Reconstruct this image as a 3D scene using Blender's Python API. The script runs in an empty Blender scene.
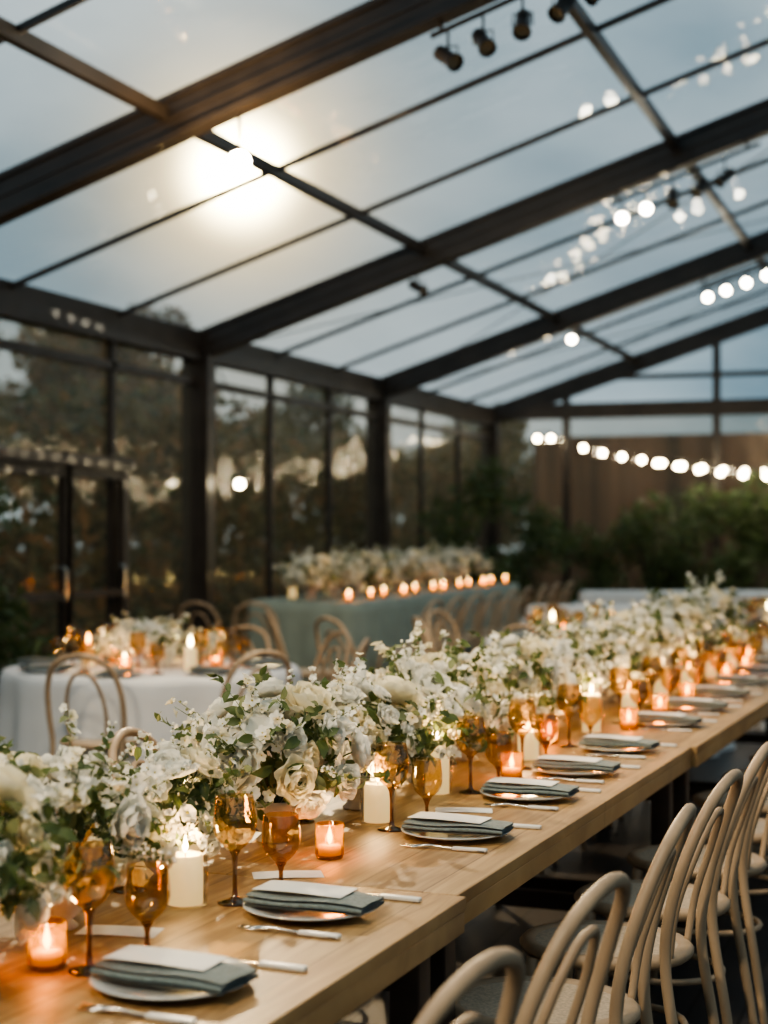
import bpy, math, random
import numpy as np
from mathutils import Vector, Matrix
random.seed(7); rng=np.random.default_rng(7)
sc=bpy.context.scene
col=sc.collection
sc.cycles.transparent_max_bounces=24
sc.cycles.sample_clamp_indirect=6.0
try:
    sc.view_settings.view_transform='AgX'; sc.view_settings.look='AgX - Medium High Contrast'; sc.view_settings.exposure=.25
except Exception as ex: print(ex)

# ------------------------------------------------------------ materials
def newmat(name):
    m=bpy.data.materials.new(name); m.use_nodes=True
    nt=m.node_tree; b=nt.nodes.get('Principled BSDF'); return m,nt,b
def pmat(name,c,rough=.5,metal=0,noise=0,nscale=20,bump=0,bscale=60,trans=0,sss=0,emit=None,es=0,coat=0,stretch=None,sheen=0):
    m,nt,b=newmat(name)
    b.inputs['Base Color'].default_value=(*c,1); b.inputs['Roughness'].default_value=rough
    b.inputs['Metallic'].default_value=metal
    if coat: b.inputs['Coat Weight'].default_value=coat
    if sheen: b.inputs['Sheen Weight'].default_value=sheen
    if emit: b.inputs['Emission Color'].default_value=(*emit,1); b.inputs['Emission Strength'].default_value=es
    tc=nt.nodes.new('ShaderNodeTexCoord'); mp=nt.nodes.new('ShaderNodeMapping')
    nt.links.new(tc.outputs['Object'],mp.inputs[0])
    if stretch: mp.inputs['Scale'].default_value=stretch
    if noise:
        n=nt.nodes.new('ShaderNodeTexNoise'); n.inputs['Scale'].default_value=nscale; n.inputs['Detail'].default_value=6
        r=nt.nodes.new('ShaderNodeValToRGB')
        r.color_ramp.elements[0].position=.3; r.color_ramp.elements[1].position=.7
        r.color_ramp.elements[0].color=(*[x*(1-noise) for x in c],1); r.color_ramp.elements[1].color=(*[min(1,x*(1+noise)) for x in c],1)
        nt.links.new(mp.outputs[0],n.inputs[0]); nt.links.new(n.outputs[0],r.inputs[0]); nt.links.new(r.outputs[0],b.inputs['Base Color'])
    if bump:
        n=nt.nodes.new('ShaderNodeTexNoise'); n.inputs['Scale'].default_value=bscale; n.inputs['Detail'].default_value=4
        bp=nt.nodes.new('ShaderNodeBump'); bp.inputs['Strength'].default_value=bump; bp.inputs['Distance'].default_value=.01
        nt.links.new(mp.outputs[0],n.inputs[0]); nt.links.new(n.outputs[0],bp.inputs['Height']); nt.links.new(bp.outputs[0],b.inputs['Normal'])
    return m
def leafmat(name,c,t=.3,rough=.5,noise=.25):
    m=pmat(name,c,rough,noise=noise,nscale=9)
    nt=m.node_tree; b=nt.nodes['Principled BSDF']; out=nt.nodes['Material Output']
    tr=nt.nodes.new('ShaderNodeBsdfTranslucent'); tr.inputs[0].default_value=(*[min(1,x*1.15) for x in c],1)
    mx=nt.nodes.new('ShaderNodeMixShader'); mx.inputs[0].default_value=t
    nt.links.new(b.outputs[0],mx.inputs[1]); nt.links.new(tr.outputs[0],mx.inputs[2]); nt.links.new(mx.outputs[0],out.inputs[0])
    return m
def glassmat(name,tint,gl=(1,1,1),rough=.03,f0=.04,haze=0,hazecol=(.8,.8,.8),bumpy=0,fmul=1.0,hazenoise=False):
    # thin sheet: Schlick reflectance from |N.I| so both sides of the sheet behave alike
    m,nt,b=newmat(name); nt.nodes.remove(b); out=nt.nodes['Material Output']; N=nt.nodes.new; Lk=nt.links.new
    t=N('ShaderNodeBsdfTransparent'); t.inputs[0].default_value=(*tint,1)
    g=N('ShaderNodeBsdfGlossy'); g.inputs[0].default_value=(*gl,1); g.inputs['Roughness'].default_value=rough
    ge=N('ShaderNodeNewGeometry'); dp=N('ShaderNodeVectorMath'); dp.operation='DOT_PRODUCT'
    Lk(ge.outputs['Normal'],dp.inputs[0]); Lk(ge.outputs['Incoming'],dp.inputs[1])
    def mth(op,a,bv=None):
        x=N('ShaderNodeMath'); x.operation=op
        if isinstance(a,(int,float)): x.inputs[0].default_value=a
        else: Lk(a,x.inputs[0])
        if bv is not None:
            if isinstance(bv,(int,float)): x.inputs[1].default_value=bv
            else: Lk(bv,x.inputs[1])
        return x.outputs[0]
    c=mth('ABSOLUTE',dp.outputs['Value']); p=mth('POWER',mth('SUBTRACT',1.0,c),5.0)
    fr=mth('MULTIPLY',mth('ADD',mth('MULTIPLY',p,1-f0),f0),fmul)
    mx=N('ShaderNodeMixShader'); Lk(fr,mx.inputs[0]); Lk(t.outputs[0],mx.inputs[1]); Lk(g.outputs[0],mx.inputs[2])
    last=mx
    tc=N('ShaderNodeTexCoord')
    if bumpy:
        n=N('ShaderNodeTexNoise'); n.inputs['Scale'].default_value=1.3; n.inputs['Detail'].default_value=3
        bp=N('ShaderNodeBump'); bp.inputs['Strength'].default_value=bumpy; bp.inputs['Distance'].default_value=.1
        Lk(tc.outputs['Object'],n.inputs[0]); Lk(n.outputs[0],bp.inputs['Height']); Lk(bp.outputs[0],g.inputs['Normal'])
    if haze:
        d=N('ShaderNodeBsdfTranslucent'); d.inputs[0].default_value=(*hazecol,1)
        m2=N('ShaderNodeMixShader'); m2.inputs[0].default_value=haze
        if hazenoise:
            n=N('ShaderNodeTexNoise'); n.inputs['Scale'].default_value=.5; n.inputs['Detail'].default_value=3; Lk(tc.outputs['Object'],n.inputs[0])
            Lk(mth('MULTIPLY',n.outputs[0],haze*2),m2.inputs[0])
        Lk(mx.outputs[0],m2.inputs[1]); Lk(d.outputs[0],m2.inputs[2]); last=m2
    Lk(last.outputs[0],out.inputs[0]); return m
def emat(name,c,s):
    m,nt,b=newmat(name); b.inputs['Base Color'].default_value=(*c,1)
    b.inputs['Emission Color'].default_value=(*c,1); b.inputs['Emission Strength'].default_value=s; return m

M_frame=pmat('dark_bronze_frame',(.033,.027,.024),.45,noise=.3,nscale=4,coat=.1)
M_film=glassmat('clear_roof_film',(.94,.97,.98),rough=.06,haze=.11,hazecol=(.82,.87,.90),bumpy=.2,fmul=.7,hazenoise=True)
M_wfilm=glassmat('clear_wall_film',(.92,.86,.77),rough=.10,haze=.19,hazecol=(.95,.72,.48),bumpy=.4,fmul=.8,hazenoise=True)
M_chair=pmat('washed_oak',(.40,.29,.19),.5,noise=.22,nscale=14,stretch=(1,1,.25),bump=.05)
M_cane=pmat('cane_seat',(.50,.40,.29),.6,noise=.25,nscale=120,bump=.2,bscale=200)
M_leg=pmat('dark_table_leg',(.045,.028,.02),.5,noise=.3,nscale=8)
M_petal=leafmat('white_petals',(.93,.91,.83),.32,.55,noise=.03)
M_petal2=leafmat('cream_petals',(.93,.85,.67),.32,.55,noise=.05)
M_fc=pmat('flower_centre',(.50,.42,.10),.7)
M_leaf=leafmat('green_leaves',(.095,.135,.045),.25)
M_leaf2=leafmat('pale_leaves',(.24,.27,.13),.3)
M_stem=pmat('stems',(.10,.15,.06),.6)
M_vase=pmat('stoneware_vase',(.50,.48,.44),.4,noise=.12,nscale=40)
M_plate=pmat('glazed_plate',(.48,.52,.54),.18,noise=.05,nscale=15,coat=.5)
M_napkin=pmat('teal_linen',(.130,.168,.170),.9,noise=.3,nscale=140,bump=.25,bscale=260,sheen=.2)
M_card=pmat('card_paper',(.78,.77,.73),.75,noise=.03)
M_steel=pmat('brushed_steel',(.62,.60,.57),.22,metal=1,noise=.06)
M_handle=pmat('ivory_handle',(.66,.65,.62),.35,noise=.05)
M_amber=glassmat('amber_glass',(.78,.60,.34),gl=(1,.94,.82),rough=.02,f0=.12)
M_ambdk=glassmat('amber_glass_stem',(.46,.26,.10),gl=(1,.9,.72),rough=.03,f0=.12)
M_clear=glassmat('clear_glass',(.95,.95,.94),rough=.02,f0=.05)
M_votive=glassmat('amber_votive_glass',(.70,.43,.13),gl=(1,.88,.66),rough=.08,f0=.07,haze=.06,hazecol=(1.0,.66,.22))
M_wax=pmat('candle_wax',(.88,.77,.53),.5,emit=(1,.68,.27),es=.75,noise=.04)  # even emission painted in for flame light glowing through the wax
M_flame=emat('candle_flame',(1,.76,.34),45)
M_flame2=emat('candle_flame_far',(1,.74,.30),46)
M_bulb=emat('warm_bulb',(1,.82,.52),60)
M_spotface=emat('spot_lens',(1,.90,.70),50)
M_key=emat('bright_spot_lens',(1,.90,.68),1500)
M_cloth=pmat('white_linen_cloth',(.78,.78,.78),.85,noise=.04,nscale=6,bump=.1,bscale=30)
M_green=pmat('sage_cloth',(.25,.30,.27),.9,noise=.1,nscale=6)
M_sofa=pmat('white_upholstery',(.80,.80,.79),.8,noise=.05,bump=.1)
M_pot=pmat('dark_planter',(.06,.055,.05),.6,noise=.2)
M_bark=pmat('bark',(.06,.045,.035),.9,noise=.4)
M_bush=leafmat('bush_leaves',(.080,.12,.05),.3)
M_tree=leafmat('tree_leaves',(.26,.22,.10),.4)
M_tree2=leafmat('tree_leaves_brown',(.44,.26,.12),.4)

def wood():
    m,nt,b=newmat('honey_wood_top'); N=nt.nodes.new; Lk=nt.links.new
    tc=N('ShaderNodeTexCoord'); mp=N('ShaderNodeMapping'); mp.inputs['Scale'].default_value=(11,.8,1)
    n=N('ShaderNodeTexNoise'); n.inputs['Scale'].default_value=3; n.inputs['Detail'].default_value=9; n.inputs['Distortion'].default_value=1.4
    r=N('ShaderNodeValToRGB')
    r.color_ramp.elements[0].position=.3; r.color_ramp.elements[0].color=(.28,.160,.066,1)
    r.color_ramp.elements[1].position=.70; r.color_ramp.elements[1].color=(.50,.325,.148,1)
    Lk(tc.outputs['Object'],mp.inputs[0]); Lk(mp.outputs[0],n.inputs[0]); Lk(n.outputs[0],r.inputs[0])
    mp2=N('ShaderNodeMapping'); mp2.inputs['Rotation'].default_value=(0,0,math.pi/2); Lk(tc.outputs['Object'],mp2.inputs[0])
    br=N('ShaderNodeTexBrick'); br.inputs['Scale'].default_value=1; br.inputs['Brick Width'].default_value=2.6; br.inputs['Row Height'].default_value=.152; br.inputs['Mortar Size'].default_value=.0016; br.inputs['Mortar Smooth'].default_value=.3
    br.inputs['Color1'].default_value=(1,1,1,1); br.inputs['Color2'].default_value=(.80,.78,.75,1); br.inputs['Mortar'].default_value=(.30,.26,.22,1)
    Lk(mp2.outputs[0],br.inputs[0])
    mu=N('ShaderNodeMixRGB'); mu.blend_type='MULTIPLY'; mu.inputs[0].default_value=1; Lk(r.outputs[0],mu.inputs[1]); Lk(br.outputs[0],mu.inputs[2])
    Lk(mu.outputs[0],b.inputs['Base Color'])
    b.inputs['Roughness'].default_value=.45
    bp=N('ShaderNodeBump'); bp.inputs['Strength'].default_value=.15; bp.inputs['Distance'].default_value=.004
    Lk(n.outputs[0],bp.inputs['Height']); Lk(bp.outputs[0],b.inputs['Normal'])
    return m
M_wood=wood()
def floorm():
    m,nt,b=newmat('dark_plank_floor')
    tc=nt.nodes.new('ShaderNodeTexCoord'); mp=nt.nodes.new('ShaderNodeMapping'); mp.inputs['Rotation'].default_value=(0,0,math.pi/2)
    br=nt.nodes.new('ShaderNodeTexBrick'); br.inputs['Scale'].default_value=1; br.inputs['Brick Width'].default_value=2.4; br.inputs['Row Height'].default_value=.16
    br.inputs['Mortar Size'].default_value=.006
    br.inputs['Color1'].default_value=(.050,.044,.044,1); br.inputs['Color2'].default_value=(.030,.027,.028,1); br.inputs['Mortar'].default_value=(.006,.006,.006,1)
    nt.links.new(tc.outputs['Object'],mp.inputs[0]); nt.links.new(mp.outputs[0],br.inputs[0]); nt.links.new(br.outputs[0],b.inputs['Base Color'])
    b.inputs['Roughness'].default_value=.42
    return m
M_floor=floorm()
M_ground=pmat('garden_ground',(.06,.065,.035),.95,noise=.4,nscale=2)
M_fence=pmat('brown_board_fence',(.20,.112,.072),.8,noise=.7,nscale=1.1,stretch=(3,3,.15))

# ------------------------------------------------------------ mesh builder
class MB:
    def __init__(s): s.v=[]; s.f=[]; s.m=[]; s.n=0; s.mats=[]
    def mi(s,mat):
        if mat not in s.mats: s.mats.append(mat)
        return s.mats.index(mat)
    def add(s,v,f,mat,M=None):
        v=np.asarray(v,float).reshape(-1,3)
        if M is not None:
            A=np.array(M); v=v@A[:3,:3].T+A[:3,3]
        i=s.mi(mat); s.v.append(v)
        n=s.n
        s.f.extend([tuple(a+n for a in q) for q in f]); s.m.extend([i]*len(f)); s.n+=len(v)
    def addmb(s,o,M=None):
        v=np.concatenate(o.v) if o.v else np.zeros((0,3))
        if M is not None:
            A=np.array(M); v=v@A[:3,:3].T+A[:3,3]
        mp=[s.mi(m) for m in o.mats]; n=s.n
        s.v.append(v); s.f.extend([tuple(a+n for a in q) for q in o.f]); s.m.extend([mp[k] for k in o.m]); s.n+=len(v)
    def mesh(s,name,smooth=True,angle=None):
        me=bpy.data.meshes.new(name); v=np.concatenate(s.v)
        me.from_pydata(v.tolist(),[],s.f); 
        for m in s.mats: me.materials.append(m)
        me.polygons.foreach_set('material_index',s.m)
        me.polygons.foreach_set('use_smooth',[smooth]*len(s.f)); me.update()
        return me
    def obj(s,name,smooth=True,loc=(0,0,0),rot=(0,0,0),parent=None,sharp=None):
        me=s.mesh(name,smooth)
        if smooth and sharp:
            try: me.set_sharp_from_angle(angle=math.radians(sharp))
            except Exception: pass
        return inst(name,me,loc,rot,parent)
def inst(name,me,loc=(0,0,0),rot=(0,0,0),parent=None,scale=1):
    o=bpy.data.objects.new(name,me); col.objects.link(o); o.location=loc; o.rotation_euler=rot
    if scale!=1: o.scale=(scale,)*3 if not isinstance(scale,tuple) else scale
    if parent: o.parent=parent
    return o
def empty(name,loc=(0,0,0),rot=(0,0,0)):
    o=bpy.data.objects.new(name,None); col.objects.link(o); o.location=loc; o.rotation_euler=rot; o.empty_display_size=.1; return o

def box(mb,c,s,mat,M=None,bev=0):
    x,y,z=[a/2 for a in s]; cx,cy,cz=c
    if bev<=0:
        v=[(cx+i*x,cy+j*y,cz+k*z) for k in(-1,1) for j in(-1,1) for i in(-1,1)]
        f=[(0,2,3,1),(4,5,7,6),(0,1,5,4),(2,6,7,3),(0,4,6,2),(1,3,7,5)]
        mb.add(v,f,mat,M); return
    import bmesh
    bm=bmesh.new(); bmesh.ops.create_cube(bm,size=1)
    for w in bm.verts: w.co=Vector((w.co.x*s[0]+cx,w.co.y*s[1]+cy,w.co.z*s[2]+cz))
    bmesh.ops.bevel(bm,geom=bm.edges[:],offset=bev,segments=3,affect='EDGES',profile=.5)
    bm.verts.index_update()
    mb.add([tuple(w.co) for w in bm.verts],[tuple(w.index for w in f.verts) for f in bm.faces],mat,M); bm.free()
def beam(mb,p0,p1,w,h,mat,up=(0,0,1),prof=False):
    p0=np.array(p0,float);p1=np.array(p1,float); d=p1-p0; L=np.linalg.norm(d); d/=L
    u=np.array(up,float); s=np.cross(d,u); s/=np.linalg.norm(s); u=np.cross(s,d)
    M=np.eye(4); M[:3,0]=s;M[:3,1]=d;M[:3,2]=u;M[:3,3]=(p0+p1)/2
    if prof:
        box(mb,(0,0,0),(w*.72,L,h*.98),mat,M)
        for k in(-1,1): box(mb,(0,0,k*(h/2-h*.07)),(w,L,h*.14),mat,M)
        box(mb,(0,0,0),(w*.85,L,h*.10),mat,M)
    else: box(mb,(0,0,0),(w,L,h),mat,M)
def lathe(mb,prof,n,mat,M=None,rfun=None):
    v=[];f=[]
    for r,z in prof:
        for i in range(n):
            a=2*math.pi*i/n; rr=r*(rfun(a,z) if rfun else 1)
            v.append((rr*math.cos(a),rr*math.sin(a),z))
    for k in range(len(prof)-1):
        for i in range(n):
            j=(i+1)%n; f.append((k*n+i,k*n+j,(k+1)*n+j,(k+1)*n+i))
    mb.add(v,f,mat,M)
def catmull(P,k=6):
    P=[np.array(p,float) for p in P]; Q=[2*P[0]-P[1]]+P+[2*P[-1]-P[-2]]; out=[]
    for i in range(1,len(Q)-2):
        for t in np.arange(k)/k:
            a,b,c,d=Q[i-1:i+3]
            out.append(.5*((2*b)+(-a+c)*t+(2*a-5*b+4*c-d)*t*t+(-a+3*b-3*c+d)*t**3))
    out.append(P[-1]); return out
def tube(mb,P,r,mat,n=8,M=None,closed=False,caps=True):
    P=[np.array(p,float) for p in P]; m=len(P)
    if not hasattr(r,'__len__'): r=[r]*m
    T=[]
    for i in range(m):
        if closed: d=P[(i+1)%m]-P[i-1]
        else: d=P[min(i+1,m-1)]-P[max(i-1,0)]
        T.append(d/(np.linalg.norm(d)+1e-9))
    a=np.array((0,0,1.)) if abs(T[0][2])<.9 else np.array((1.,0,0))
    u=np.cross(T[0],a); u/=np.linalg.norm(u); v=[];f=[]
    for i in range(m):
        u=u-T[i]*np.dot(u,T[i]); u/=np.linalg.norm(u)+1e-9; w=np.cross(T[i],u)
        for k in range(n):
            an=2*math.pi*k/n; v.append(P[i]+r[i]*(math.cos(an)*u+math.sin(an)*w))
    for i in range(m if closed else m-1):
        j=(i+1)%m
        for k in range(n):
            l=(k+1)%n; f.append((i*n+k,i*n+l,j*n+l,j*n+k))
    if caps and not closed:
        f.append(tuple(range(n))[::-1]); f.append(tuple((m-1)*n+k for k in range(n)))
    mb.add(v,f,mat,M)
def sphere(mb,c,r,mat,n=12,k=8,M=None,sz=1):
    lathe(mb,[(max(1e-4,r*math.sin(math.pi*i/k)),-r*sz*math.cos(math.pi*i/k)) for i in range(k+1)],n,mat,
          (Matrix(M) if M is not None else Matrix())@Matrix.Translation(c))

# ------------------------------------------------------------ tent
W=6.5; ZE=3.265; SL=.328; ZR=ZE+W*SL
RY=[-6.03,-1.25,3.53,8.31,13.09,17.87,22.65]
def zr(x): return ZR-SL*abs(x)
tf=MB()
for i,y in enumerate(RY):
    for s in(-1,1):
        beam(tf,(s*(W+.02),y,ZE-.11),(0,y,ZR-.11),.15,.25,M_frame,prof=True)
        box(tf,(s*W,y,ZE/2-.05),(.26,.17,ZE-.1),M_frame); box(tf,(s*W,y,.01),(.4,.4,.02),M_frame)
        box(tf,(s*W,y,ZE/2-.05),(.16,.22,ZE-.1),M_frame)
for i in range(len(RY)-1):
    a,b=RY[i],RY[i+1]
    for s in(-1,1):
        for x in(W*.667,W*.333): beam(tf,(s*x,a,zr(x)-.06),(s*x,b,zr(x)-.06),.06,.08,M_frame)
        beam(tf,(s*W,a,ZE-.10),(s*W,b,ZE-.10),.16,.26,M_frame)
        beam(tf,(s*W,a,2.84),(s*W,b,2.84),.06,.07,M_frame)
        beam(tf,(s*W,a,.06),(s*W,b,.06),.08,.12,M_frame)
        for k in(1,2):
            y=a+(b-a)*k/3
            beam(tf,(s*W,y,ZE-.04),(0,y,ZR-.04),.03,.04,M_frame)
    beam(tf,(0,a,ZR-.12),(0,b,ZR-.12),.10,.16,M_frame)
for i in range(3,len(RY)-1):
    a,b=RY[i],RY[i+1]
    for k in((1,2) if i!=3 else (2,)):
        y=a+(b-a)*k/3; beam(tf,(-W,y,0),(-W,y,ZE-.1),.06,.06,M_frame,up=(0,1,0))
        beam(tf,(W,y,0),(W,y,ZE-.1),.06,.06,M_frame,up=(0,1,0))
for yy in(RY[-1],RY[0]):
    beam(tf,(-W,yy,ZE-.05),(W,yy,ZE-.05),.14,.22,M_frame)
    for x in(-5.35,-3.2,-1.05,1.05,3.2,5.35): beam(tf,(x,yy,0),(x,yy,zr(x)-.1),.10,.10,M_frame,up=(0,1,0))
    beam(tf,(-5.3,yy,3.68),(5.3,yy,3.68),.06,.07,M_frame)
    beam(tf,(-W,yy,.06),(W,yy,.06),.08,.12,M_frame)
def cable(p,q,sag=.0,r=.006):
    p=np.array(p);q=np.array(q); P=[p+(q-p)*t-np.array((0,0,sag*4*t*(1-t))) for t in np.linspace(0,1,12)]
    tube(tf,P,r,M_frame,5)
for (a,b) in((13.09,17.87),(17.87,22.65)):
    cable((-W+.1,a,zr(W)-.15),(-.3,b,zr(0)-.2)); cable((-W+.1,b,zr(W)-.15),(-.3,a,zr(0)-.2))
cable((-W+.12,17.87,3.1),(-W+.12,13.9,.1)); cable((-W+.12,13.09,3.1),(-W+.12,17,.1))
tf.obj('tent_frame',False)
ceil=MB()
for i in range(len(RY)-1):
    a,b=RY[i],RY[i+1]
    for s in(-1,1):
        nx,ny=8,6; v=[];f=[]
        for p in range(nx+1):
            for q in range(ny+1):
                x=W*p/nx; y=a+(b-a)*q/ny; v.append((s*x,y,zr(x)+.03))
        for p in range(nx):
            for q in range(ny): k=p*(ny+1)+q; f.append((k,k+1,k+ny+2,k+ny+1))
        ceil.add(v,f,M_film)
ceil.obj('ceiling',True)
def quad(name,v,mat):
    m=MB(); m.add(v,[(0,1,2,3)],mat); return m.obj(name,False)
y0,y1=RY[0],RY[-1]
quad('wall_left',[(-W-.02,y0,0),(-W-.02,y1,0),(-W-.02,y1,ZE),(-W-.02,y0,ZE)],M_wfilm)
quad('wall_right',[(W+.02,y0,0),(W+.02,y1,0),(W+.02,y1,ZE),(W+.02,y0,ZE)],M_wfilm)
for nm,y in(('wall_back',y1+.02),('wall_front',y0-.02)):
    m=MB(); m.add([(-W,y,0),(W,y,0),(W,y,ZE),(-W,y,ZE)],[(0,1,2,3)],M_wfilm); m.add([(-W,y,ZE),(W,y,ZE),(0,y,ZR)],[(0,1,2)],M_film); m.obj(nm,False)
quad('floor',[(-W-.2,y0-.2,0),(W+.2,y0-.2,0),(W+.2,y1+.2,0),(-W-.2,y1+.2,0)],M_floor)
quad('garden_ground',[(-80,-60,-.04),(80,-60,-.04),(80,110,-.04),(-80,110,-.04)],M_ground)
d=MB()
for (a,b) in((9.55,10.65),(10.67,11.55)):
    X=-W+.08
    for y in(a,b): beam(d,(X,y,0),(X,y,2.0),.07,.09,M_frame,up=(0,1,0))
    for z,h in((.12,.22),(1.0,.06),(1.96,.10)): beam(d,(X,a,z),(X,b,z),.06,h,M_frame)
    tube(d,[(X+.05,b-.12,.95),(X+.09,b-.12,.97),(X+.09,b-.12,1.2),(X+.05,b-.12,1.22)],.012,M_steel,6)
beam(d,(-W+.1,8.4,2.04),(-W+.1,11.6,2.04),.14,.09,M_frame)
d.obj('door_1',False)

f=MB(); 
for k in range(110):
    x=-6.6+k*.2; box(f,(x,26.0+.012*(k%2),1.5),(.205,.03,3.1),M_fence)
box(f,(4.4,26.07,.6),(22,.05,.1),M_fence); box(f,(4.4,26.07,2.4),(22,.05,.1),M_fence)
f.obj('board_fence',False)

# ------------------------------------------------------------ vegetation
def leafcloud(mb,blobs,n,size,mats,rg):
    for k in range(n):
        c,r=blobs[rg.integers(len(blobs))]
        dd=rg.normal(size=3); dd/=np.linalg.norm(dd); p=np.array(c)+dd*np.array(r)*(rg.random()**.45)
        s=size*(.6+.8*rg.random()); a=rg.normal(size=3); a/=np.linalg.norm(a); b=np.cross(a,rg.normal(size=3)); b/=np.linalg.norm(b)
        nn=np.cross(a,b)
        mb.add([p-a*s,p+b*s*.42+nn*s*.12,p+a*s,p-b*s*.42+nn*s*.12],[(0,1,2,3)],mats[rg.integers(len(mats))])
def mk_tree(seed,mats):
    rg=np.random.default_rng(seed); mb=MB(); H=8.5
    tube(mb,catmull([(0,0,-.1),(.1,0,2),(-.1,.1,4.5),(0,0,7)],4),np.linspace(.2,.06,13),M_bark,8)
    blobs=[((0,0,5.5),(1.8,1.8,2.6))]
    for k in range(9):
        a=k*2.4; z=2.6+.55*k; r=1.9-.12*k
        e=(r*math.cos(a),r*math.sin(a),z+.6); tube(mb,[(0,0,z-.6),(e[0]*.5,e[1]*.5,z),e],[.07,.045,.02],M_bark,5)
        blobs.append((e,(1.1,1.1,.9)))
    leafcloud(mb,blobs,3600,.19,mats,rg)
    return mb.mesh('tree',True)
T1=mk_tree(1,[M_tree,M_tree,M_bush]); T2=mk_tree(2,[M_tree,M_tree2]); T3=mk_tree(3,[M_tree2,M_tree2,M_tree])
tp=[(-11.8,8,.66),(-12,12,.76),(-12.2,15.5,.64),(-14,18,.80),(-12.3,21.5,.56),(-14,25,.66),(-12,29,.55),(-16,14.5,.92),(-18,20,.9),(-9.5,33,.5),(-18,30,.75),(-13,4,.8),(12,14,.7),(13,5,.8),(12,22,.7),(-22,26,1.0)]
for i,(x,y,s) in enumerate(tp): inst('garden_tree',(T1,T2,T3)[i%3],(x,y,-.04),(0,0,i*1.3),scale=s)
def mk_hedge():
    rg=np.random.default_rng(77); mb=MB(); blobs=[]
    for k in range(10):
        tube(mb,[(rg.normal()*.1,-3+.66*k,-.02),(0,-3+.66*k,1.6)],[.05,.02],M_bark,5)
    for k in range(46): blobs.append(((rg.normal()*.15,-3.2+6.4*rg.random(),.4+2.5*rg.random()),(.45,.6,.5)))
    leafcloud(mb,blobs,5200,.12,[M_tree,M_tree2,M_tree,M_bush],rg); return mb.mesh('garden_hedge')
HG=mk_hedge()
for i,y in enumerate([2,8.2,14.4,20.6,26.8]): inst('garden_hedge',HG,(-8.9,y,-.04),(0,0,math.pi*(i%2)))
for i,x in enumerate([-6.2,-12.4]): inst('garden_hedge',HG,(x-1.5,30.8,-.04),(0,0,math.pi/2))
def mk_bush(seed,h,w):
    rg=np.random.default_rng(seed); mb=MB()
    lathe(mb,[(.001,.0),(.16,0),(.2,.38),(.215,.4),(.19,.4),(.18,.36),(.001,.36)],16,M_pot)
    blobs=[]
    for k in range(9):
        a=k*2.4; e=(w*.5*math.cos(a)*(1 if k%2 else .4),w*.5*math.sin(a)*(1 if k%2 else .4),.6+(h-.75)*((k*.37)%1))
        tube(mb,[(0,0,.35),(e[0]*.4,e[1]*.4,(.35+e[2])/2),e],[.02,.014,.006],M_bark,5)
        blobs.append((e,(w*.3,w*.3,h*.17)))
    leafcloud(mb,blobs,1500,.055,[M_bush,M_bush,M_leaf],rg); return mb.mesh('potted_shrub',True)
B1=mk_bush(5,1.9,.95); B2=mk_bush(6,2.2,.9)
for i,(x,y,s,b) in enumerate([(-5.6,18.6,1.05,B2),(-5.4,20.5,.98,B1),(-4.75,21.6,.8,B1),(-4.0,21.8,1.0,B1),(-3.4,21.6,.93,B2),(-2.75,21.8,1.02,B1),(-2.1,21.7,1.05,B2),(-5.85,8.45,.92,B1),(-5.85,7.5,.95,B2)]):
    inst('potted_shrub',b,(x,y,0),(0,0,i*1.7),scale=s)
for i,x in enumerate([-4.2,-2.9,-1.7,-.4]): inst('potted_shrub',B2,(x,24.6,-.04),(0,0,i*2.1),scale=.95)

# ------------------------------------------------------------ chairs
ch=MB()
P=[(-.185,-.27,0),(-.178,-.235,.22),(-.175,-.20,.45),(-.188,-.215,.60),(-.178,-.26,.75),(-.125,-.305,.86),(0,-.325,.90)]
P=P+[(-x,y,z) for x,y,z in P[-2::-1]]
Q=catmull(P,6); tube(ch,Q,[.0142 if p[2]>.15 else .0112+.02*p[2] for p in Q],M_chair,10)
P=[(-.085,-.185,.45),(-.098,-.205,.58),(-.088,-.245,.70),(-.05,-.278,.79),(0,-.287,.81)]
P=P+[(-x,y,z) for x,y,z in P[-2::-1]]; tube(ch,catmull(P,6),.0096,M_chair,8)
for s in(-1,1): tube(ch,catmull([(s*.15,.14,.44),(s*.168,.168,.25),(s*.185,.205,0)],4),np.linspace(.018,.012,9),M_chair,8)
sq=lambda a,z:1+.06*math.cos(2*a)*-1
lathe(ch,[(.001,.43),(.17,.43),(.198,.435),(.208,.447),(.208,.458),(.198,.468),(.18,.468),(.17,.463)],28,M_chair,rfun=sq)
lathe(ch,[(.172,.463),(.12,.461),(.001,.459)],28,M_cane,rfun=sq)
tube(ch,[(.158*math.cos(a),-.02+.178*math.sin(a),.265) for a in np.linspace(0,2*math.pi,24,endpoint=False)],.0095,M_chair,8,closed=True)
CH=ch.mesh('bentwood_chair',True)
def chair(x,y,ang):
    inst('bentwood_chair',CH,(x,y,0),(0,0,math.radians(ang)))

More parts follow.
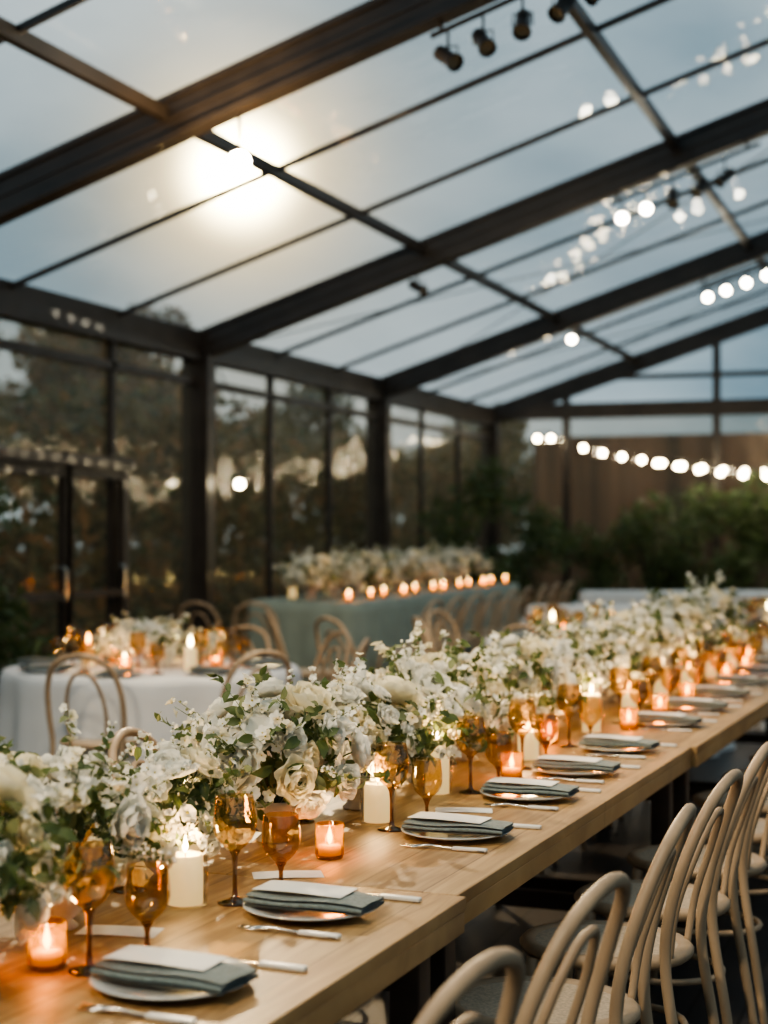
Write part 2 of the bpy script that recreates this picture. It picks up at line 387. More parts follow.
# ------------------------------------------------------------ table
A=math.radians(-2.3); O=(-1.22-.0,2.363)
ux,uy=math.sin(-A),math.cos(A)
nx_,ny_=math.cos(A),math.sin(A)
def T(y,t):
    s=(y-O[1]); return (O[0]+ux*s+nx_*t, O[1]+uy*s+ny_*t)
ZT=.75
def tabletop(ya,yb,off):
    mb=MB(); L=yb-ya-.006; wd=1.07
    box(mb,(0,0,-.014),(wd,L,.028),M_wood,bev=.003)
    for s in(-1,1): 
        box(mb,(s*(wd/2-.02),0,-.0505),(.036,L-.01,.045),M_wood,bev=.003)
        box(mb,(0,s*(L/2-.025),-.0505),(wd-.08,.036,.045),M_wood,bev=.003)
    for sy in(-1,1):
        for sx in(-1,1): box(mb,(sx*(wd/2-.085),sy*(L/2-.10),-.39),(.065,.065,.72),M_leg,bev=.004)
        box(mb,(0,sy*(L/2-.10),-.13),(wd-.2,.04,.09),M_leg); box(mb,(0,sy*(L/2-.10),-.55),(wd-.2,.035,.06),M_leg)
    x,y=T((ya+yb)/2,.23-wd/2+off)
    mb.obj('banquet_table',True,(x,y,ZT),(0,0,A),sharp=35)
tabletop(.72,3.16,.005); tabletop(3.16,5.60,-.015); tabletop(5.60,8.04,.0); tabletop(8.04,10.3,.008)

# ------------------------------------------------------------ tableware meshes
pl=MB(); lathe(pl,[(.001,.0),(.075,0),(.08,.003),(.11,.009),(.133,.016),(.1355,.018),(.134,.0195),(.11,.0135),(.088,.008),(.08,.0065),(.001,.006)],48,M_plate)
PL=pl.mesh('dinner_plate')
def mk_napkin():
    mb=MB(); hw=.058; path=[]
    lay=[(-hw,hw,.002),(hw,-hw,.0075),(-hw,hw*.9,.013),(hw*.9,-hw*.85,.0185)]
    for k,(a,b,z) in enumerate(lay):
        for t in np.linspace(0,1,7): path.append((a+(b-a)*t,z+.0008*math.sin(9*t+k)))
        if k<3: path.append((b+(.003 if b>0 else -.003),z+.0027))
    m=len(path); nL=10; v=[];f=[]
    for i in range(nL):
        x=-.125+.25*i/(nL-1)
        for (y,z) in path: v.append((x+.002*math.sin(y*60),y+.0025*math.sin(x*20),z*(1+.12*math.sin(x*31))))
    for i in range(nL-1):
        for k in range(m-1): f.append((i*m+k,i*m+k+1,(i+1)*m+k+1,(i+1)*m+k))
    mb.add(v,f,M_napkin); return mb.mesh('folded_napkin')
NP=mk_napkin()
cd=MB(); 
v=[];f=[]
for i in range(9):
    for j in range(2): v.append((-.095+.19*i/8,-.045+.09*j,.0015*math.sin(i*.5)+.001))
for i in range(8): f.append((2*i,2*i+2,2*i+3,2*i+1))
cd.add(v,f,M_card); v2=np.array(v)+(0,0,-.0008); cd.add(v2,[q[::-1] for q in f],M_card); CD=cd.mesh('menu_card')
def mk_fork():
    mb=MB()
    prof=[(.10,.009,.004),(.05,.0075,.005),(0,.005,.006),(-.03,.004,.009),(-.045,.011,.009),(-.062,.0125,.006)]
    v=[];f=[]
    for x,w,z in prof: v+=[(x,-w,z-.0015),(x,w,z-.0015),(x,w,z+.0015),(x,-w,z+.0015)]
    for i in range(len(prof)-1):
        for k in range(4): l=(k+1)%4; f.append((4*i+k,4*i+l,4*i+4+l,4*i+4+k))
    f.append((0,3,2,1)); mb.add(v,f,M_steel)
    for k in range(4):
        y=-.0105+.007*k; tube(mb,[(-.06,y,.006),(-.08,y,.003),(-.105,y,.005)],[.0022,.002,.001],M_steel,5)
    box(mb,(.062,0,.0055),(.085,.017,.008),M_handle,bev=.003)
    return mb.mesh('dinner_fork')
FK=mk_fork()
def mk_knife():
    mb=MB(); box(mb,(.062,0,.005),(.09,.017,.009),M_handle,bev=.003)
    v=[];P=[(.02,.008,-.008),(-.03,.010,-.009),(-.08,.010,-.007),(-.10,.007,.001),(-.108,.004,.003)]
    for x,a,b in P: v+=[(x,a,.006),(x,b,.006),(x,b,.0045),(x,a,.004)]
    f=[]
    for i in range(4):
        for k in range(4): l=(k+1)%4; f.append((4*i+k,4*i+l,4*i+4+l,4*i+4+k))
    mb.add(v,f,M_steel); return mb.mesh('table_knife')
KN=mk_knife()
def mk_goblet(h,r,rim,st):
    mb=MB(); b=st
    lathe(mb,[(.001,.0),(.034,.0),(.036,.002),(.03,.005),(.012,.009),(.006,.014),(.0045,.03),(.0045,b*.7),(.007,b-.008),(.012,b)],28,M_ambdk)
    n=10; out=[]
    for i in range(n+1):
        t=i/n; z=b+(h-b)*t
        rr=r*math.sin(math.pi/2*min(1,(t/.5))**.62) if t<.5 else r+(rim-r)*((t-.5)/.5)**1.6
        out.append((max(rr,.010),z))
    rib=lambda a,z:1+.012*math.cos(12*a)*(1 if b+.01<z<h-.03 else 0)
    lathe(mb,out,48,M_amber,rfun=rib)
    lathe(mb,[(rim,h),(rim-.0012,h+.0008),(rim-.0022,h)],48,M_amber)
    return mb.mesh('amber_goblet')
G1=mk_goblet(.215,.044,.037,.105); G2=mk_goblet(.160,.040,.036,.06)
def flame(mb,z,mat,s=1):
    lathe(mb,[(.0005,z),(.0035*s,z+.005*s),(.0048*s,z+.011*s),(.003*s,z+.02*s),(.0004,z+.03*s)],8,mat)
def mk_pillar(h,r,gl,far=False):
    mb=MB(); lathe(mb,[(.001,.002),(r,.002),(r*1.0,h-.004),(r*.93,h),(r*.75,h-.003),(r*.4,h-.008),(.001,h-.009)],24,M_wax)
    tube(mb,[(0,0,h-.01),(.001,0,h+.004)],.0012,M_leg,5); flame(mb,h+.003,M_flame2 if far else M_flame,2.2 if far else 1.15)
    if gl: lathe(mb,[(.001,.0),(r+.009,0),(r+.010,.004),(r+.010,gl),(r+.008,gl),(r+.008,.004)],32,M_clear)
    return mb.mesh('wax_candle')
def mk_votive(far=False):
    mb=MB(); r=.033
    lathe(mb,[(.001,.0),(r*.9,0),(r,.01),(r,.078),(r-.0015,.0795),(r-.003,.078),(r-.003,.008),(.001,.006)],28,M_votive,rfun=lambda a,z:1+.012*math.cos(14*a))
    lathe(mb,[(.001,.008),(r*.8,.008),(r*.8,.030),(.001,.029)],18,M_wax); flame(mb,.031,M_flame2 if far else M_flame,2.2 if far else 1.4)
    return mb.mesh('amber_votive')
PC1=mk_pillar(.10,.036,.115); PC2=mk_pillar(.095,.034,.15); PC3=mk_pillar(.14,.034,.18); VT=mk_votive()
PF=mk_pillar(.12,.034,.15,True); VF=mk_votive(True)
def candle(name,me,x,y,z,hz,w):
    e=empty(name,(x,y,z)); inst('candle_body',me,(0,0,0),(0,0,random.random()*6),e)
    if w>0:
        L=bpy.data.lights.new('candle_glow','POINT'); L.energy=w*2.9; L.color=(1,.62,.26); L.shadow_soft_size=.018
        o=bpy.data.objects.new('candle_glow',L); col.objects.link(o); o.location=(0,0,hz); o.parent=e

PY=[1.75,2.363,2.91,3.754,4.36,4.85,5.40,6.15,6.72,7.28,7.85,8.45,9.05,9.65]
def setting(y,side):
    sg=1 if side==0 else -1; t0=0 if side==0 else -.61
    rz=A+(0 if side==0 else math.pi)+random.uniform(-.04,.04)
    def pos(dt,dy): return T(y+dy*sg,t0+dt*sg)
    x,yy=pos(0,0); inst('dinner_plate',PL,(x,yy,ZT+.0005),(0,0,rz))
    x,yy=pos(.01,-.012); inst('folded_napkin',NP,(x,yy,ZT+.0185),(0,0,rz+random.uniform(-.08,.08)))
    x,yy=pos(-.02,.012); inst('menu_card',CD,(x,yy,ZT+.0425),(0,0,rz+random.uniform(-.1,.1)))
    x,yy=pos(.03,-.165); inst('dinner_fork',FK,(x,yy,ZT),(0,0,rz))
    x,yy=pos(.06,.165); inst('table_knife',KN,(x,yy,ZT),(0,0,rz))
    x,yy=pos(-.178,.02+random.uniform(-.01,.01)); inst('amber_wine_goblet',G1,(x,yy,ZT),(0,0,random.random()))
    x,yy=pos(-.135,.15+random.uniform(-.01,.01)); inst('amber_water_goblet',G2,(x,yy,ZT),(0,0,random.random()))
for y in PY: setting(y,0); setting(y+.05,1)
for (y,t,r) in((3.20,-.19,.5),(2.64,-.27,.2),(5.12,-.12,.4),(4.1,-.1,.3)):
    x,yy=T(y,t); inst('name_card',CD,(x,yy,ZT+.001),(0,0,r),scale=.8)
for (y,t,me,hz,w) in((2.88,-.265,PC1,.13,.8),(3.86,-.25,PC1,.13,.9),(4.33,-.26,PC3,.17,1.0),(5.08,-.22,PC2,.13,.9),(5.85,-.21,PC3,.17,1),(6.45,-.21,PC2,.13,1),(7.05,-.21,PC3,.17,1.1),(7.6,-.2,PC2,.13,1.1),(8.25,-.22,PC3,.17,1.1),(8.85,-.22,PC2,.13,1.1),(2.3,-.52,PC2,.13,.7),(3.3,-.5,PC3,.17,.7),(4.7,-.5,PC2,.13,.7),(5.9,-.5,PC2,.13,.7)):
    x,yy=T(y,t); candle('wax_candle',me,x,yy,ZT+.001,hz,w)
for (y,t) in((2.38,-.255),(3.40,-.18),(4.68,-.15),(5.5,-.27),(5.98,-.10),(6.52,-.10),(7.08,-.1),(7.70,-.2),(8.15,-.12),(8.72,-.12),(9.3,-.2)):
    x,yy=T(y,t); candle('amber_votive',VT,x,yy,ZT+.001,.062,.6)

# ------------------------------------------------------------ flowers
def petal(L,w,e0,e1,curl,nu=4,nv=4,tip=0.0):
    v=[];rho=0;h=0;pr=[(0,0)]
    for k in range(nv):
        e=e0+(e1-e0)*(k+.5)/nv; rho+=math.cos(e)*L/nv; h+=math.sin(e)*L/nv; pr.append((rho,h))
    for k,(r_,h_) in enumerate(pr):
        t=k/nv; ww=w*(.25+.75*math.sin(math.pi*min(1,.12+.80*t))**.8) 
        e=e0+(e1-e0)*t
        for j in range(nu+1):
            u=-1+2*j/nu
            c=curl*w*u*u
            v.append((r_-c*math.sin(e)-tip*t*t*u*u*L*.3*math.cos(e), ww*u, h_+c*math.cos(e)))
    f=[(k*(nu+1)+j,k*(nu+1)+j+1,(k+1)*(nu+1)+j+1,(k+1)*(nu+1)+j) for k in range(nv) for j in range(nu)]
    return np.array(v),f
def rotz(v,a):
    c,s=math.cos(a),math.sin(a); return v@np.array([[c,s,0],[-s,c,0],[0,0,1]])
def bloom_rose(rg,mat,openn=1.0):
    mb=MB()
    for li,(n,L,w,e0,e1,cu) in enumerate([(3,.50,.30,1.5,2.0,.8),(4,.64,.40,1.4,1.9,.7),(5,.78,.50,1.2,1.75,.6),(6,.92,.56,.9,1.5,.45),(6,1.02,.62,.55,1.15,.35),(7,1.10,.62,.15,.6,.3)]):
        for k in range(n):
            v,f=petal(L*(1+.06*rg.normal()),w,e0*(1-.1*openn),e1*(1-.12*openn)+.08*rg.normal(),cu,4,4,.6)
            v=v+np.array([.07,0,0]); v=rotz(v,2*math.pi*(k+.5*(li%2))/n+.15*rg.normal()); mb.add(v,f,mat)
    sphere(mb,(0,0,.25),.20,mat,8,5); return mb
def bloom_anemone(rg,mat):
    mb=MB()
    for li,(n,L,w,e0,e1) in enumerate([(5,.85,.46,.75,.45),(6,1.0,.52,.3,.1)]):
        for k in range(n):
            v,f=petal(L*(1+.08*rg.normal()),w,e0,e1+.15*rg.normal(),.25,3,3,.5)
            mb.add(rotz(v,2*math.pi*(k+.5*li)/n+.1*rg.normal()),f,mat)
    sphere(mb,(0,0,.12),.17,M_fc,8,5); return mb
def blossom(rg,mat):
    mb=MB()
    for k in range(5):
        v,f=petal(1,.45,.7,.15+.2*rg.normal(),.3,2,2,.3); mb.add(rotz(v,2*math.pi*k/5),f,mat)
    sphere(mb,(0,0,.1),.14,M_fc,5,3); return mb
def leafmb(mat):
    mb=MB(); v,f=petal(1,.27,.5,-.3,.25,2,3,.9); mb.add(v,f,mat); return mb
def orient(p,d,s,roll):
    d=Vector(d).normalized(); q=d.to_track_quat('Z','Y')
    return Matrix.Translation(p)@q.to_matrix().to_4x4()@Matrix.Rotation(roll,4,'Z')@Matrix.Scale(s,4)
rgb=np.random.default_rng(11)
ROSES=[bloom_rose(rgb,m,o) for m,o in((M_petal,1.0),(M_petal2,.6),(M_petal,1.6),(M_petal,.3))]
ANEM=[bloom_anemone(rgb,M_petal) for _ in range(2)]
BLOS=[blossom(rgb,M_petal),blossom(rgb,M_petal2),blossom(rgb,M_petal)]
LF=[leafmb(M_leaf),leafmb(M_leaf),leafmb(M_leaf2)]
def mk_arr(seed,rx=.25,ry=.18,rz=.165,cz=.185,nb=38,ns=44,nl=280,vase=True,bs=1.0,up=1.0):
    rg=np.random.default_rng(seed); mb=MB()
    if vase: lathe(mb,[(.001,.0),(.04,0),(.045,.004),(.03,.018),(.055,.04),(.068,.075),(.066,.10),(.062,.10),(.06,.07),(.001,.05)],24,M_vase)
    def rdir(lo=-.35):
        while True:
            d=rg.normal(size=3); d/=np.linalg.norm(d)
            if d[2]>lo: return d
    R=np.array((rx,ry,rz)); C=np.array((0,0,cz)); used=[]
    for k in range(nb):
        for tr in range(40):
            d=rdir(-.45); q=.80+.32*rg.random(); p=C+d*R*q; s=bs*(.028+.038*rg.random()**1.2)
            if all(np.linalg.norm(p-u)>(s+su)*.80 for u,su in used): break
        else: continue
        used.append((p,s))
        src=ROSES[rg.integers(4)] if rg.random()<.80 else ANEM[rg.integers(2)]
        nd=d/R; nd/=np.linalg.norm(nd); nd=nd+rg.normal(size=3)*.22
        mb.addmb(src,orient(p-np.array(nd)*s*.4,nd,s,rg.random()*6))
        tube(mb,[(0,0,.07),p*.5+np.array((0,0,.06)),p],.002,M_stem,4)
    for k in range(ns):
        d=rdir(-.25); ext=1.05+.60*rg.random()*(1 if d[2]<.6 else .9*up); p1=C+d*R*ext+np.array((0,0,.02)); p0=C+d*R*.35
        if d[2]<.1: p1[2]-=.02
        mid=(p0+p1)/2+rg.normal(size=3)*.015; path=catmull([p0,mid,p1],5); tube(mb,path,np.linspace(.0016,.0007,len(path)),M_stem,4)
        kind=rg.random()
        for j in range(5,len(path)):
            p=path[j]
            for q in range(1 if kind<.8 else 2):
                dd=d+rg.normal(size=3)*.7; off=dd/np.linalg.norm(dd)
                if kind<.5:
                    s=.011+.012*rg.random(); mb.addmb(BLOS[rg.integers(3)],orient(p+off*.010,off,s,rg.random()*6))
                    if rg.random()<.6:
                        mb.addmb(LF[rg.integers(3)],orient(p,rg.normal(size=3),.02+.015*rg.random(),rg.random()*6))
                elif kind<.82:
                    mb.addmb(LF[rg.integers(3)],orient(p,dd,.022+.02*rg.random(),rg.random()*6))
                    mb.addmb(LF[rg.integers(3)],orient(p,dd+rg.normal(size=3),.022+.02*rg.random(),rg.random()*6))
                else:
                    sphere(mb,p+off*.010,.0045,M_petal,6,4); sphere(mb,p-off*.006,.0035,M_leaf2,5,3)
    for k in range(nl):
        d=rdir(-.5); p=C+d*R*(.45+.62*rg.random()); mb.addmb(LF[rg.integers(3) if rg.random()<.6 else 0],orient(p,d+rg.normal(size=3)*.8,.03+.026*rg.random(),rg.random()*6))
    for k in range(24):
        d=rdir(-.35); p=C+d*R*(.85+.22*rg.random()); mb.addmb(BLOS[rg.integers(3)],orient(p,d+rg.normal(size=3)*.4,.013+.009*rg.random(),rg.random()*6))
    return mb.mesh('flower_arrangement')
ARR=[mk_arr(21),mk_arr(22,bs=1.12),mk_arr(23,nb=30,ns=54,bs=1.0),mk_arr(24,nb=42,ns=34,bs=1.2)]
fl=[(1.75,.95),(2.22,1.0),(2.62,.88),(3.06,.76),(3.54,1.0),(4.03,.95),(4.52,1.0),(5.00,.90),(5.5,.96),(5.98,.90),(6.45,.95),(6.95,.95),(7.45,.98),(7.95,1.02),(8.45,1.1),(8.95,1.12)]
for i,(y,s) in enumerate(fl):
    x,yy=T(y,-.395+random.uniform(-.02,.02)); inst('flower_arrangement',ARR[(3,1,0,2)[i%4]],(x,yy,ZT+.001),(0,0,A+math.pi/2+(math.pi if i%3==0 else 0)+random.uniform(-.3,.3)),scale=s)

# ------------------------------------------------------------ chairs round the long table
for k,y in enumerate([1.7,2.22,2.76,3.45,4.02,4.55,5.13,5.72,6.32,6.92,7.52,8.12,8.72,9.32]):
    x,yy=T(y,.30+random.uniform(-.02,.03)); chair(x,yy,90-2.3+random.uniform(-8,8))
for k,y in enumerate([1.7,2.3,2.95,3.6,4.2,4.8,5.4,6.0,6.6,7.2,7.8,8.4,9.0]):
    x,yy=T(y,-.88+random.uniform(-.03,.02)); chair(x,yy,-90-2.3+random.uniform(-8,8))

# ------------------------------------------------------------ round tables
def cloth_round(R,h):
    mb=MB(); n=120; prof=[]
    for r in(.001,.3,.6,R-.02): prof.append((r,h,0))
    prof.append((R,h-.006,0))
    for t in np.linspace(.05,1,14): prof.append((R+.012+.05*t,h-.006-(h-.012)*t,t))
    v=[];f=[]
    for r,z,t in prof:
        for i in range(n):
            a=2*math.pi*i/n; w=(.035*math.sin(14*a+.6*math.sin(3*a))+.018*math.sin(23*a+1))*t**.7
            v.append(((r+w)*math.cos(a),(r+w)*math.sin(a),z))
    for k in range(len(prof)-1):
        for i in range(n): j=(i+1)%n; f.append((k*n+i,k*n+j,(k+1)*n+j,(k+1)*n+i))
    mb.add(v,f,M_cloth); return mb.mesh('round_table')
RT=cloth_round(.80,.75)
CP=mk_arr(31,rx=.2,ry=.2,rz=.13,cz=.15,nb=36,ns=18,nl=120,bs=1.1)
def roundtable(cx,cy,nset=8,lights=2,chairs=None,flowers=True,cr=.86):
    e=inst('round_table',RT,(cx,cy,0),(0,0,random.random()*3))
    if flowers:
        for k,(dx,dy) in enumerate([(0,0),(.24,.1),(-.24,.08)]): inst('flower_centerpiece',CP,(cx+dx,cy+dy,.752),(0,0,k*2.),scale=.9 if k==0 else .65)
    for k in range(nset):
        a=2*math.pi*k/nset+.2; x,y=cx+.63*math.cos(a),cy+.63*math.sin(a)
        inst('dinner_plate',PL,(x,y,.7515),(0,0,a)); inst('folded_napkin',NP,(x,y,.7695),(0,0,a))
        for da,rr,g in((.12,.44,G1),(.34,.50,G2)): inst('amber_wine_goblet',g,(cx+rr*math.cos(a+da),cy+rr*math.sin(a+da),.7515))
    for k in range(6):
        a=k*1.05+.5; candle('wax_candle' if k%2 else 'amber_votive',PF if k%2 else VF,cx+.36*math.cos(a),cy+.30*math.sin(a),.7515,.16 if k%2 else .065,1.6 if k<lights else 0)
    for a in(chairs or []):
        ar=math.radians(a); chair(cx+cr*math.cos(ar),cy+cr*math.sin(ar),a+90+random.uniform(-6,6))
roundtable(-4.18,7.85,lights=5,chairs=[-79,-34,18,50,88,130,-150])
roundtable(-1.1,13.0,chairs=[-100,-60,-145,170,10,60,120],cr=1.0)
roundtable(-2.35,11.0,lights=1,chairs=[-150,-100,170,120],flowers=False,cr=1.0)
chair(-3.9,10.4,-30); chair(-4.5,10.9,-60)

# ------------------------------------------------------------ head table
def headtable():
    mb=MB(); hx,hy,h=.56,2.75,.88; n=220; per=[]
    for i in range(n):
        a=2*math.pi*i/n; c,s=math.cos(a),math.sin(a); p=.16
        per.append((hx*math.copysign(abs(c)**p,c),hy*math.copysign(abs(s)**p,s)))
    per=np.array(per+[per[0]]); L=np.r_[0,np.cumsum(np.linalg.norm(np.diff(per,axis=0),axis=1))]; u=np.linspace(0,L[-1],n,endpoint=False)
    per=np.c_[np.interp(u,L,per[:,0]),np.interp(u,L,per[:,1])]
    v=[];f=[];rows=[]
    for sc_,z,t in [(.02,h,0),(.5,h,0),(.97,h,0),(1,h-.008,0)]+[(1,h-.01-(h-.02)*t,t) for t in np.linspace(.1,1,8)]:
        for i in range(n):
            w=(.03*math.sin(u[i]*22+math.sin(u[i]*3))+.012*math.sin(u[i]*37))*t**.7+.03*t
            px,py=per[i]; nn=np.array((px/hx**1.0,py/hy)); nn=nn**5; nn=nn/(np.linalg.norm(nn)+1e-6)
            v.append((px*sc_+nn[0]*w,py*sc_+nn[1]*w,z))
        rows.append(1)
    m=len(rows)
    for k in range(m-1):
        for i in range(n): j=(i+1)%n; f.append((k*n+i,k*n+j,(k+1)*n+j,(k+1)*n+i))
    mb.add(v,f,M_green); mb.obj('clothed_head_table',True,(-5.38,15.5,0))
    for k in range(9):
        y=13.1+k*.58; inst('flower_arrangement',ARR[(1,3,0,1)[k%4]],(-5.42,y,.882),(0,0,1.57+k),scale=1.08)
    for k in range(12):
        y=12.98+k*.45; candle('amber_votive',VF,-5.0+.04*(k%2),y,.882,.065,2.0 if k%3==0 else 0)
        if k%2: candle('wax_candle',PF,-5.72,y,.882,.16,0)
headtable()
for k in range(9): chair(-4.52,13.05+k*.62,90+random.uniform(-8,8))
chair(-5.95,12.25,0); chair(-5.5,12.3,8)

# ------------------------------------------------------------ lounge sofas
def sofa(x,y,rot,w=1.9):
    mb=MB(); box(mb,(0,0,.22),(w,.85,.28),M_sofa,bev=.04)
    for s in(-1,1): box(mb,(s*w*.24,.04,.42),(w*.47,.68,.14),M_sofa,bev=.05); box(mb,(s*(w/2-.09),0,.40),(.18,.85,.42),M_sofa,bev=.05)
    box(mb,(0,-.34,.52),(w,.18,.52),M_sofa,bev=.06)
    for sx in(-1,1):
        for sy in(-1,1): box(mb,(sx*(w/2-.12),sy*.34,.045),(.05,.05,.09),M_leg)
    mb.obj('white_sofa',True,(x,y,0),(0,0,rot),sharp=50)
sofa(-3.15,15.6,.35,1.9); sofa(-3.3,19.4,.35,2.3)

# ------------------------------------------------------------ lamps
def head(mb,p,aim,lens,s=1.0):
    p=Vector(p); d=(Vector(aim)).normalized(); M=Matrix.Translation(p)@d.to_track_quat('Z','Y').to_matrix().to_4x4()@Matrix.Scale(s,4)
    lathe(mb,[(.001,-.10),(.035,-.10),(.045,-.09),(.045,.05),(.055,.07),(.055,.085),(.05,.085),(.045,.06)],16,M_frame,M)
    lathe(mb,[(.001,.058),(.047,.058)],16,lens,M)
    tube(mb,[p+Vector((0,0,.14)),p+Vector((0,0,.05))],.008,M_frame,6)
    tube(mb,[p+Vector((-.055,0,-.01)),p+Vector((-.055,0,.06)),p+Vector((.055,0,.06)),p+Vector((.055,0,-.01))],.006,M_frame,5)
M_off=pmat('unlit_lens',(.3,.28,.22),.15)
CAM=Vector((0,0,1.5))
def spotlamp(p,tgt,en,size=70,colr=(1,.86,.66),rad=.12,parent=None):
    L=bpy.data.lights.new('spot_beam','SPOT'); L.energy=en; L.color=colr; L.spot_size=math.radians(size); L.spot_blend=.8; L.shadow_soft_size=rad
    o=bpy.data.objects.new('spot_beam',L); col.objects.link(o); p=Vector(p); o.location=p; o.rotation_euler=(Vector(tgt)-p).to_track_quat('-Z','Y').to_euler()
    if parent: o.parent=parent
for Y in(8.31,13.09,17.87,3.53,-1.25):
    mb=MB(); off=.30; xs=[-2.62,-2.42,-2.2,-1.98]+([-1.78] if Y in(8.31,13.09) else [])
    tube(mb,[(-2.72,Y,zr(2.72)-off),(-1.5,Y,zr(1.5)-off)],.016,M_frame,8)
    for x in(-2.66,-1.6): tube(mb,[(x,Y,zr(x)-.2),(x,Y,zr(x)-off)],.012,M_frame,6)
    for i,x in enumerate(xs):
        p=Vector((x,Y,zr(x)-off-.16))
        lit=(Y>12 and i<2) or Y>17
        aim=(CAM-p) if lit else Vector((.9-i*.4,-.6,-.7))
        if Y<5: aim=Vector((-1.4,3.5+Y*.3,.8))-p  # heads overhead and behind the camera are added, out of view
        head(mb,p,aim,M_spotface if lit else M_off,.95)
    o=mb.obj('track_spotlights',True,sharp=40)
    if Y==3.53: spotlamp((-1.95,Y-.1,4.1),(-1.5,3.6,.8),160,100,(1,.80,.54),.15,o); spotlamp((-2.4,Y+.1,4.0),(-1.4,6.5,.8),270,90,(1,.80,.54),.15,o)  # added unseen spots, warm fill on table and flowers
    if Y==-1.25: spotlamp((-1.95,Y+.15,4.1),(-1.2,4.0,.8),540,70,(1,.82,.57),.2,o)  # added fill spot behind the camera, brightens the table front
    if Y==8.31: spotlamp((-2.3,Y+.2,4.0),(-3.8,12.5,.8),340,100,(1,.78,.50),.15,o)
for (x,Y,dz,m,aim) in((-4.4,13.09,.36,M_off,(1,-.3,-.6)),(-4.16,17.87,.36,M_spotface,None),(-3.87,8.31,.52,M_key,None)):
    mb=MB(); p=Vector((x,Y,zr(x)-dz)); head(mb,p,CAM-p if aim is None else aim,m,1.2 if m is M_key else .9)
    tube(mb,[(x,Y,zr(x)-.2),(x,Y,p.z+.13)],.010,M_frame,6); o=mb.obj('hanging_spotlight',True,sharp=40)
    if m is M_key:
        spotlamp((-3.78,8.14,zr(3.87)-.57),(-1.2,3.5,.8),650,110,(1,.74,.42),.06,o)
        L=bpy.data.lights.new('added_rafter_glow','POINT'); L.energy=48; L.color=(1,.66,.32); L.shadow_soft_size=.1  # added point light, gives nearby rafters the orange tone of lens flare
        q=bpy.data.objects.new('added_rafter_glow',L); col.objects.link(q); q.location=(-3.75,7.95,zr(3.87)-.55); q.parent=o
mb=MB(); sphere(mb,(0,0,0),.04,M_bulb,16,10); tube(mb,[(0,0,.04),(0,0,.12),(-.3,0,.14)],.01,M_frame,6); mb.obj('wall_globe_lamp',True,(-6.19,13.3,1.92))
mb=MB()
def strand(P,n):
    path=catmull(P,10); tube(mb,path,.006,M_frame,4)
    d=np.r_[0,np.cumsum([np.linalg.norm(path[i+1]-path[i]) for i in range(len(path)-1)])]; pa=np.array(path)
    for s in np.linspace(0,d[-1],n):
        q=np.array([np.interp(s,d,pa[:,k]) for k in range(3)]); tube(mb,[q,q-(0,0,.05)],.014,M_frame,6); sphere(mb,q-(0,0,.085),.040,M_bulb,10,7)
strand([(-5.0,22.2,2.74),(-4.4,22.2,2.60),(-3.0,22.2,2.40),(-1.6,22.2,2.40),(0,22.2,2.62),(2,22.2,2.9)],26)
strand([(-5.72,22.4,2.90),(-5.52,22.4,2.90)],2)
strand([(-3.9,21.9,2.50),(-2.6,21.2,2.30),(-1.0,20.5,2.26),(1,20,2.6)],16)
mb.obj('string_lights',True)

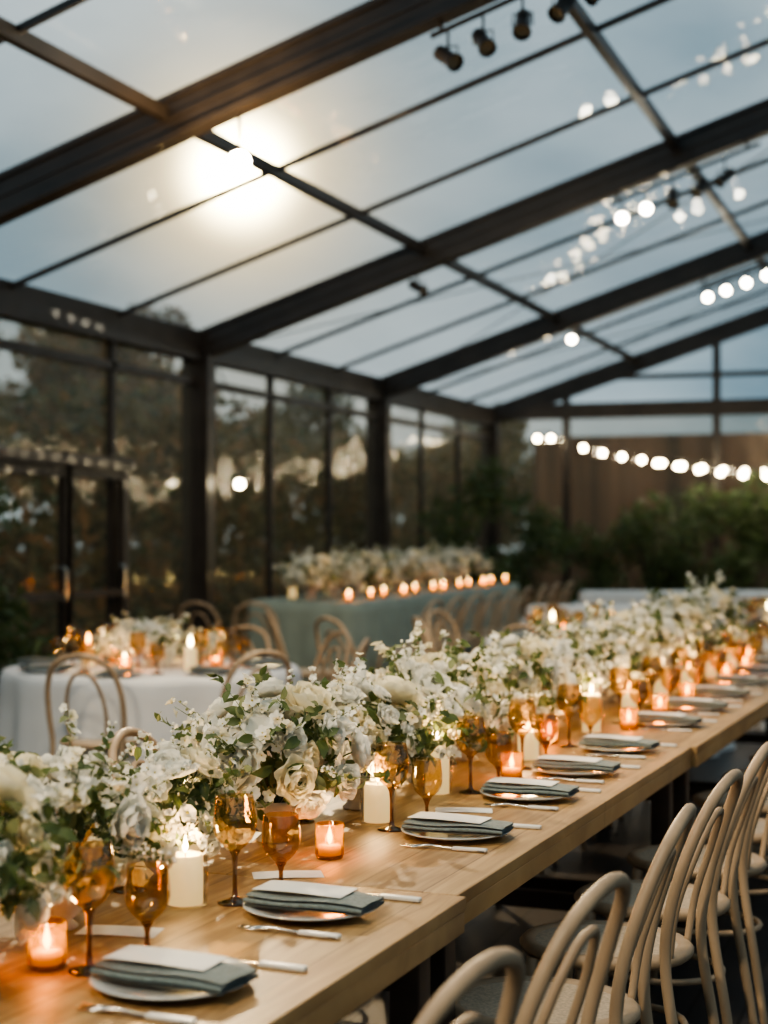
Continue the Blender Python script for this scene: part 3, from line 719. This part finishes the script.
# ------------------------------------------------------------ world
w=bpy.data.worlds.new('dusk_sky'); sc.world=w; w.use_nodes=True; nt=w.node_tree; bg=nt.nodes['Background']
tc=nt.nodes.new('ShaderNodeTexCoord'); mp=nt.nodes.new('ShaderNodeMapping'); mp.inputs['Scale'].default_value=(1,1,2.6)
nt.links.new(tc.outputs['Generated'],mp.inputs[0])
n=nt.nodes.new('ShaderNodeTexNoise'); n.inputs['Scale'].default_value=2.6; n.inputs['Detail'].default_value=5; n.inputs['Roughness'].default_value=.5
nt.links.new(mp.outputs[0],n.inputs[0])
r=nt.nodes.new('ShaderNodeValToRGB'); e=r.color_ramp.elements
e[0].position=.38; e[0].color=(.18,.29,.36,1); e[1].position=.64; e[1].color=(.54,.64,.68,1)
nt.links.new(n.outputs[0],r.inputs[0])
nm=nt.nodes.new('ShaderNodeVectorMath'); nm.operation='NORMALIZE'; nt.links.new(tc.outputs['Generated'],nm.inputs[0])
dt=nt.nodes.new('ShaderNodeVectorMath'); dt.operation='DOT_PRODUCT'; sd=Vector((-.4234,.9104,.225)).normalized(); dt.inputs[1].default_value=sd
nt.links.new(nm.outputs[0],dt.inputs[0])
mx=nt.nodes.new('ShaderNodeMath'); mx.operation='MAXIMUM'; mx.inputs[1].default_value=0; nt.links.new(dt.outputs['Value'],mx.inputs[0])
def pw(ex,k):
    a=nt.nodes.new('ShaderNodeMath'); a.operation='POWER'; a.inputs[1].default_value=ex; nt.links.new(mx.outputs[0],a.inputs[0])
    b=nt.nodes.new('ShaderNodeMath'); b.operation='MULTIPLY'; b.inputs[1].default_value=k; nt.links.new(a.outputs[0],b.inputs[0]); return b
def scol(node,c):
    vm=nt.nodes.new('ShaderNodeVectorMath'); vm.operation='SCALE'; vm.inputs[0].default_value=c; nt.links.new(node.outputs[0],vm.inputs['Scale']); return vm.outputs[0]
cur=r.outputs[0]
for ex,k,c in((110,.22,(1,.66,.26)),(600,1.8,(1,.64,.18)),(5000,80,(1,.80,.42))):  # glow painted into the sky behind the hanging spotlight, imitating its lens bloom
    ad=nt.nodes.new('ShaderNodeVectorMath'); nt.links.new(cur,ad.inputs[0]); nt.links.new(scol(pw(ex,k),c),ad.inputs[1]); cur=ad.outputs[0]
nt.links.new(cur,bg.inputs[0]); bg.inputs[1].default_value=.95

# ------------------------------------------------------------ camera
cd_=bpy.data.cameras.new('camera'); cam=bpy.data.objects.new('camera',cd_); col.objects.link(cam); sc.camera=cam
cam.location=(0,0,1.5); cam.rotation_euler=(math.radians(90.645),0,math.radians(19.8))
cd_.sensor_fit='VERTICAL'; cd_.sensor_height=36; cd_.lens=56.25; cd_.clip_end=300; cd_.clip_start=.05
cd_.dof.use_dof=True; cd_.dof.focus_distance=3.7; cd_.dof.aperture_fstop=2.3
